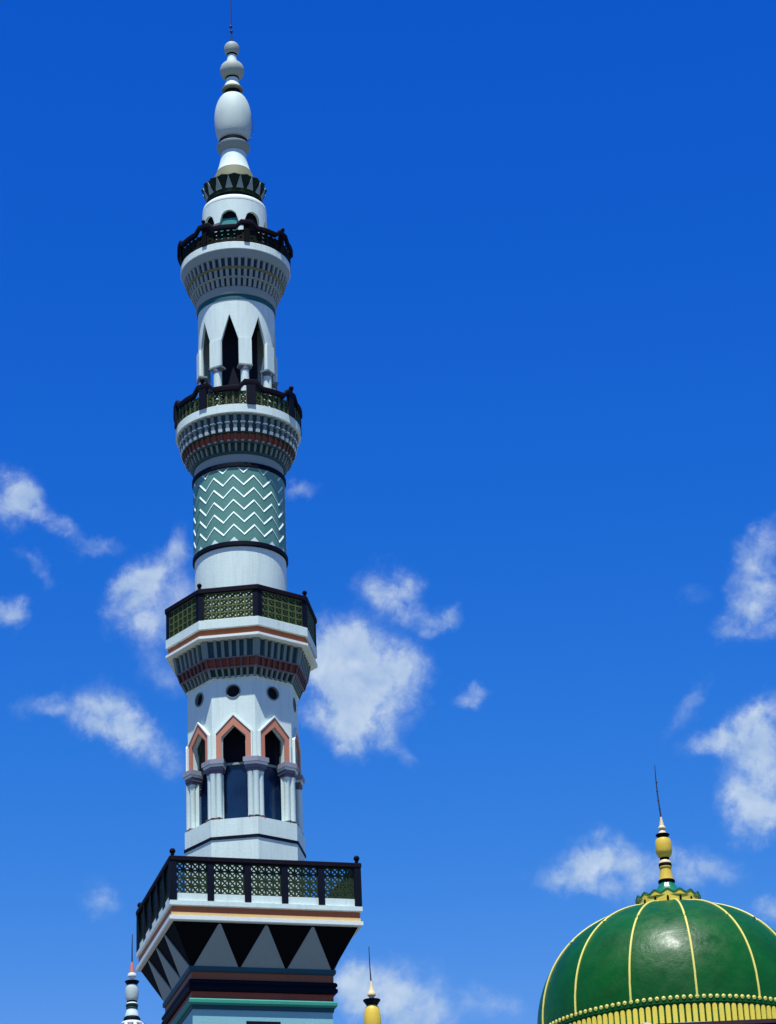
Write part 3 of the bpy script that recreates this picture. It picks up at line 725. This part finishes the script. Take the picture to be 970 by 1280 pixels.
# green bell with flutes, then the finial
fb = MB(); vs = []; n3 = 96
pr = [(1.0, 24.80), (0.80, 24.86), (0.60, 24.95), (0.44, 25.10), (0.33, 25.24), (0.26, 25.36), (0.235, 25.43)]
for r, z in pr:
    for i in range(n3): vs.append(pol(r*(1+0.045*abs(sin(8*2*pi*i/n3/2))), RS+2*pi*i/n3, z))
fb.add(vs, [(j*n3+i, j*n3+(i+1) % n3, (j+1)*n3+(i+1) % n3, (j+1)*n3+i) for j in range(len(pr)-1) for i in range(n3)], M['crowng'])
fn = fb.build('finial', ms)
MB().lathe([(0.1, 25.43), (0.25, 25.43), (0.265, 25.46), (0.265, 25.52), (0.24, 25.54), (0.1, 25.54)], M['black'], 40).build('dark_ring', fn)
MB().lathe([(0.225, 25.542), (0.205, 25.65), (0.185, 25.80), (0.175, 25.93), (0.20, 25.94), (0.20, 25.975), (0.1, 25.98)], M['gold'], 40).build('stem', fn)
MB().lathe([(0.12, 25.982), (0.19, 25.985), (0.21, 26.01), (0.20, 26.06), (0.12, 26.07)], M['black'], 40).build('dark_ring', fn)
MB().lathe([(0.12, 26.072), (0.205, 26.08), (0.20, 26.13), (0.165, 26.18), (0.12, 26.19)], M['cream'], 40).build('disc', fn)
MB().lathe([(0.12, 26.192), (0.15, 26.20), (0.15, 26.27)], M['black'], 40).build('dark_ring', fn)
MB().lathe([(0.15, 26.27), (0.20, 26.32), (0.245, 26.40), (0.262, 26.50), (0.262, 26.68), (0.252, 26.80), (0.225, 26.88), (0.16, 26.92), (0.12, 26.93)], M['gold'], 48).build('urn', fn)
MB().lathe([(0.14, 26.925), (0.16, 26.95), (0.20, 26.99), (0.225, 27.03), (0.20, 27.05), (0.1, 27.05)], M['black'], 40).build('cup', fn)
MB().lathe([(0.135, 27.052), (0.115, 27.12), (0.075, 27.19), (0.08, 27.21), (0.125, 27.24), (0.12, 27.28), (0.075, 27.33), (0.065, 27.40), (0.045, 27.50), (0.022, 27.64)], M['cream'], 40).build('tip', fn)
mb = MB(); mb.tube([(0, 0, 27.6), (-0.05, 0, 28.4), (-0.06, 0.0, 29.0), (-0.055, 0, 29.38)], [0.026, 0.022, 0.016, 0.010], M['metal'], 7)
for zz_ in (27.9, 28.2, 28.5, 28.8): mb.sphere((-0.05*min(1, (zz_-27.6)/0.8), 0, zz_), 0.03, M['metal'], 6, 1.6)
mb.build('rod', fn)

# ------------------------------------------------------------------ gold bulb spire on a slim turret behind the minaret
gt = empty('turret', (-1.215, 84.0, 0), 'slim turret ending in a gold bulb under a dark cup and thin rod', 'turret', 'slim turrets with bulb finials')
mb = MB(); mb.lathe([(0.9, 0), (0.9, 0.6), (0.75, 0.7), (0.72, 19.6), (0.82, 19.7), (0.82, 19.9), (0.3, 19.9)], M['white'], 8, 0.2); mb.build('shaft', gt)
mb = MB(); mb.lathe([(0.75, 19.9), (0.78, 20.1), (0.70, 20.5), (0.50, 20.85), (0.28, 21.1), (0.2, 21.3)], M['dome'], 48); mb.build('dome', gt)
MB().lathe([(0.19, 21.3), (0.17, 21.7), (0.20, 21.72), (0.20, 21.84), (0.15, 21.87)], M['gold'], 40).build('stem', gt)
MB().lathe(ovoid(21.85, 22.985, 0.13, 0.285, 0.50, 0.13), M['gold'], 48).build('bulb', gt)
MB().lathe([(0.14, 22.965), (0.185, 22.98), (0.235, 23.06), (0.28, 23.12), (0.285, 23.15), (0.25, 23.155), (0.08, 23.16)], M['navy'], 40).build('cup', gt)
MB().lathe([(0.11, 23.15), (0.085, 23.22), (0.09, 23.26), (0.14, 23.30), (0.14, 23.36), (0.115, 23.40), (0.085, 23.48), (0.055, 23.62), (0.025, 23.78)], M['cream'], 36).build('tip', gt)
mb = MB(); mb.tube([(0, 0, 23.7), (-0.02, 0, 24.2), (-0.03, 0, 24.93)], [0.026, 0.02, 0.013], M['metal'], 7); mb.build('rod', gt)

# ------------------------------------------------------------------ small white spire, left
lt = empty('turret', (-9.656, 90.0, 0), 'slim turret ending in a white ball, blue cup, salmon cone and thin rod', 'turret', 'slim turrets with bulb finials')
mb = MB(); mb.lathe([(1.0, 0), (1.0, 0.6), (0.85, 0.7), (0.80, 22.0), (0.9, 22.1), (0.9, 22.3), (0.3, 22.3)], M['white'], 8, 0.2); mb.build('shaft', lt)
mb = MB(); mb.lathe([(0.84, 22.3), (0.86, 22.8), (0.78, 23.4), (0.60, 23.9), (0.50, 24.1), (0.42, 24.2), (0.33, 24.28), (0.2, 24.30)], M['egg'], 48); mb.build('dome', lt)
mb = MB()
for i in range(10):
    a = -pi/2+2*pi*i/10; n, t = fr(a); b0 = n*0.46+Z*24.17; tp = n*0.30+Z*24.36; u = tp-b0; nn = t.cross(u).normalized(); nn = nn if nn.z > 0 else -nn
    mb.prism([(-0.11, -0.15), (0.11, -0.15), (0.0, -1.1)][::-1], b0+nn*0.01, t, u, nn, 0.025, M['purple'])
mb.build('petal_row', lt)
NQ = 10; mb = MB(); vs = []; n2 = NQ*8
for i in range(n2):
    a = -pi/2+2*pi*i/n2; d = 0.09*(0.5+0.5*cos(2*pi*i/8))
    vs += [pol(0.15, a, 24.34), pol(0.30, a, 24.33-d), pol(0.29, a, 24.40), pol(0.24, a, 24.455), pol(0.15, a, 24.46)]
mb.add(vs, [(i*5+q, ((i+1) % n2)*5+q, ((i+1) % n2)*5+q+1, i*5+q+1) for i in range(n2) for q in range(4)], M['navy']); mb.build('scalloped_ring', lt)
MB().lathe([(0.24, 24.462), (0.235, 24.53), (0.20, 24.64), (0.185, 24.72)], M['white'], 40).build('bell', lt)
MB().lathe([(0.1, 24.722), (0.19, 24.725), (0.205, 24.75), (0.195, 24.79), (0.21, 24.82), (0.22, 24.87), (0.1, 24.89)], M['dgreen'], 40).build('dark_ring', lt)
MB().lathe([(0.1, 24.892), (0.19, 24.895), (0.20, 24.915), (0.18, 24.95), (0.1, 24.95)], M['trim'], 40).build('disc', lt)
MB().lathe([(0.1, 24.952), (0.175, 24.955), (0.185, 25.03)], M['navy'], 40).build('dark_ring', lt)
MB().lathe(ovoid(25.0, 25.60, 0.17, 0.232, 0.55, 0.155), M['egg'], 44).build('ball', lt)
MB().lathe([(0.15, 25.575), (0.18, 25.59), (0.22, 25.66), (0.255, 25.71), (0.24, 25.725), (0.08, 25.73)], M['navy'], 40).build('cup', lt)
MB().lathe([(0.125, 25.73), (0.105, 25.76), (0.075, 25.81), (0.10, 25.85), (0.15, 25.89), (0.155, 25.94), (0.13, 26.0), (0.09, 26.015)], M['trim'], 36).build('bead', lt)
MB().lathe([(0.095, 26.015), (0.07, 26.2), (0.035, 26.40), (0.01, 26.42)], M['salmon'], 32).build('cone', lt)
mb = MB(); mb.tube([(0, 0, 26.38), (0.0, 0, 26.9), (0.01, 0, 27.40)], [0.028, 0.022, 0.014], M['metal'], 7); mb.build('rod', lt)

# ------------------------------------------------------------------ nearer building whose dark roof ridge shows at the bottom right
pv = empty('pavilion', (9.6, 63.0, -0.06), 'nearer building with dark maroon roof ridge and white ridge end before the green dome', 'building')
mb = MB(); mb.box((0, 0, 6.6), (3.4, 0, 0), (0, 3.2, 0), (0, 0, 6.6), M['hall']); mb.build('wall', pv)
mb = MB(); vs = []
for x in (-3.75, 3.9):
    vs += [(x, -3.9, 13.0), (x, -1.0, 16.50), (x, 3.9, 13.0), (x, 3.9, 13.25), (x, -1.0, 16.62), (x, -3.9, 13.25)]
mb.add(vs, [(0, 1, 4, 5), (1, 2, 3, 4), (6, 7, 10, 11), (7, 8, 9, 10), (0, 6, 7, 1), (1, 7, 8, 2), (2, 8, 9, 3), (3, 9, 10, 4), (4, 10, 11, 5), (5, 11, 6, 0)], M['maroon'])
mb.box((0.075, -1.0, 16.62), (3.82, 0, 0), (0, 0.11, 0), (0, 0, 0.05), M['maroon'])
rf = mb.build('roof', pv)
mb = MB(); mb.prism([(-4.07, 16.79), (-3.98, 16.80), (-3.70, 16.70), (-3.60, 16.55), (-3.86, 16.45)], (0, -1.13, -0.09), (1, 0, 0), (0, 0, 1), (0, 1, 0), 0.26, M['roofw']); mb.build('ridge_end', rf)

# ------------------------------------------------------------------ ground
mb = MB(); S = 4000.0
mb.add([(-S, -S, 0), (S, -S, 0), (S, S, 0), (-S, S, 0)], [(0, 1, 2, 3)], M['ground']); g = mb.build('ground', None, False); g['kind'] = 'structure'

# ------------------------------------------------------------------ sky, clouds, sun
SUN_EL, SUN_AZ = radians(70.0), radians(-96.4)     # direction the light comes from (angle from +x)
w = bpy.data.worlds.new('World'); scene.world = w; w.use_nodes = True
nt = w.node_tree; N, L = nt.nodes, nt.links; N.clear()
out = N.new('ShaderNodeOutputWorld'); bg = N.new('ShaderNodeBackground'); L.new(bg.outputs[0], out.inputs[0])
STR = 0.10
bg.inputs[1].default_value = STR
sky = N.new('ShaderNodeTexSky'); sky.sky_type = 'NISHITA'; sky.sun_disc = False
sky.sun_elevation = SUN_EL; sky.sun_rotation = (pi/2-SUN_AZ) % (2*pi)
sky.altitude = 200; sky.air_density = SKY_AIR; sky.dust_density = SKY_DUST; sky.ozone_density = SKY_OZ
# deepen the clear tropical blue: a contrast curve per channel on the sky's own colour
sp_ = N.new('ShaderNodeSeparateColor'); L.new(sky.outputs[0], sp_.inputs[0])
cm_ = N.new('ShaderNodeCombineColor')
for i, (ref, val, pw, top) in enumerate([(1.188, 0.076, 4.5, 0.16), (2.42, 0.280, 1.75, 0.36), (4.85, 0.79, 0.62, 0.84)]):
    d_ = N.new('ShaderNodeMath'); d_.operation = 'DIVIDE'; d_.inputs[1].default_value = ref; L.new(sp_.outputs[i], d_.inputs[0])
    p_ = N.new('ShaderNodeMath'); p_.operation = 'POWER'; p_.inputs[1].default_value = pw; L.new(d_.outputs[0], p_.inputs[0])
    m_ = N.new('ShaderNodeMath'); m_.operation = 'MULTIPLY'; m_.inputs[1].default_value = val/SKY_K; L.new(p_.outputs[0], m_.inputs[0])
    c_ = N.new('ShaderNodeMath'); c_.operation = 'MINIMUM'; c_.inputs[1].default_value = top/SKY_K; L.new(m_.outputs[0], c_.inputs[0])
    L.new(c_.outputs[0], cm_.inputs[i])
tc = N.new('ShaderNodeTexCoord')
def noise(scale, detail, rough, vec, dist=0.0):
    n = N.new('ShaderNodeTexNoise'); n.inputs['Scale'].default_value = scale; n.inputs['Detail'].default_value = detail; n.inputs['Roughness'].default_value = rough; n.inputs['Distortion'].default_value = dist
    L.new(vec, n.inputs['Vector']); return n
# domain warp so that the cloud outlines billow
wn = noise(50, 7, 0.62, tc.outputs['Generated'])
ws = N.new('ShaderNodeVectorMath'); ws.operation = 'SUBTRACT'; ws.inputs[1].default_value = (0.5, 0.5, 0.5); L.new(wn.outputs['Color'], ws.inputs[0])
wm = N.new('ShaderNodeVectorMath'); wm.operation = 'SCALE'; wm.inputs['Scale'].default_value = 0.024; L.new(ws.outputs[0], wm.inputs[0])
wa = N.new('ShaderNodeVectorMath'); wa.operation = 'ADD'; L.new(tc.outputs['Generated'], wa.inputs[0]); L.new(wm.outputs[0], wa.inputs[1])
total = None
for (cx, cy, cz, ex, ey, ez, a, b, st) in BLOBS:
    mp = N.new('ShaderNodeMapping'); mp.vector_type = 'TEXTURE'
    mp.inputs['Location'].default_value = (cx, cy, cz); mp.inputs['Rotation'].default_value = (ex, ey, ez); mp.inputs['Scale'].default_value = (a*1.5, 0.25, b*1.5)
    L.new(wa.outputs[0], mp.inputs[0])
    ln = N.new('ShaderNodeVectorMath'); ln.operation = 'LENGTH'; L.new(mp.outputs[0], ln.inputs[0])
    mr = N.new('ShaderNodeMapRange'); mr.interpolation_type = 'SMOOTHSTEP'
    mr.inputs[1].default_value = 0.0; mr.inputs[2].default_value = 1.0; mr.inputs[3].default_value = st; mr.inputs[4].default_value = 0.0
    L.new(ln.outputs['Value'], mr.inputs[0])
    if total is None: total = mr.outputs[0]
    else:
        ad = N.new('ShaderNodeMath'); ad.operation = 'ADD'; L.new(total, ad.inputs[0]); L.new(mr.outputs[0], ad.inputs[1]); total = ad.outputs[0]
fb_ = noise(105, 10, 0.62, tc.outputs['Generated'], 0.3)
fs_ = N.new('ShaderNodeMapRange'); fs_.inputs[1].default_value = 0.25; fs_.inputs[2].default_value = 0.75; fs_.inputs[3].default_value = 0.30; fs_.inputs[4].default_value = 1.36; fs_.clamp = False
L.new(fb_.outputs[0], fs_.inputs[0])
dm = N.new('ShaderNodeMath'); dm.operation = 'MULTIPLY'; L.new(total, dm.inputs[0]); L.new(fs_.outputs[0], dm.inputs[1])
al = N.new('ShaderNodeMapRange'); al.interpolation_type = 'SMOOTHSTEP'; al.inputs[1].default_value = 0.02; al.inputs[2].default_value = 1.12; al.inputs[3].default_value = 0.0; al.inputs[4].default_value = 0.84
L.new(dm.outputs[0], al.inputs[0])
cc = N.new('ShaderNodeMix'); cc.data_type = 'RGBA'
cc.inputs[6].default_value = CLOUD_LO; cc.inputs[7].default_value = CLOUD_HI
# sunlit tops: the cloud is brighter where less cloud lies above it
of_ = N.new('ShaderNodeVectorMath'); of_.operation = 'ADD'; of_.inputs[1].default_value = (-0.0010, 0, 0.0042); L.new(tc.outputs['Generated'], of_.inputs[0])
fu_ = noise(60, 4, 0.5, of_.outputs[0], 0.3); fd_ = noise(60, 4, 0.5, tc.outputs['Generated'], 0.3)
df_ = N.new('ShaderNodeMath'); df_.operation = 'SUBTRACT'; L.new(fd_.outputs[0], df_.inputs[0]); L.new(fu_.outputs[0], df_.inputs[1])
br = N.new('ShaderNodeMapRange'); br.inputs[1].default_value = -0.17; br.inputs[2].default_value = 0.21; L.new(df_.outputs[0], br.inputs[0]); L.new(br.outputs[0], cc.inputs[0])
mx = N.new('ShaderNodeMix'); mx.data_type = 'RGBA'
L.new(al.outputs[0], mx.inputs[0]); L.new(cm_.outputs[0], mx.inputs[6]); L.new(cc.outputs[2], mx.inputs[7]); L.new(mx.outputs[2], bg.inputs[0])

sd = bpy.data.lights.new('sun', 'SUN'); sd.energy = SUN_STR; sd.angle = radians(0.53); sd.color = SUN_COL
so = bpy.data.objects.new('sun', sd); COL.objects.link(so)
sv = Vector((cos(SUN_EL)*cos(SUN_AZ), cos(SUN_EL)*sin(SUN_AZ), sin(SUN_EL)))
so.rotation_euler = sv.to_track_quat('Z', 'Y').to_euler(); so.location = sv*120

# ------------------------------------------------------------------ camera
cd = bpy.data.cameras.new('camera'); cam = bpy.data.objects.new('camera', cd); COL.objects.link(cam)
th, rho = radians(24.9), radians(2.48)
F = Vector((0, cos(th), sin(th))); u0 = Vector((0, -sin(th), cos(th))); r0 = Vector((1, 0, 0))
Rv = r0*cos(rho)-u0*sin(rho); Uv = u0*cos(rho)+r0*sin(rho)
mat = Matrix((Rv, Uv, -F)).transposed().to_4x4(); mat.translation = (0, 0, 1.6); cam.matrix_world = mat
cd.sensor_fit = 'VERTICAL'; cd.sensor_height = 36.0; cd.lens = 36.0*3280/1280
cd.clip_start = 0.1; cd.clip_end = 9000
scene.camera = cam
scene.view_settings.view_transform = 'Standard'; scene.view_settings.look = 'None'; scene.view_settings.gamma = 1.0; scene.view_settings.use_curve_mapping = False
scene.view_settings.exposure = EXPOSURE
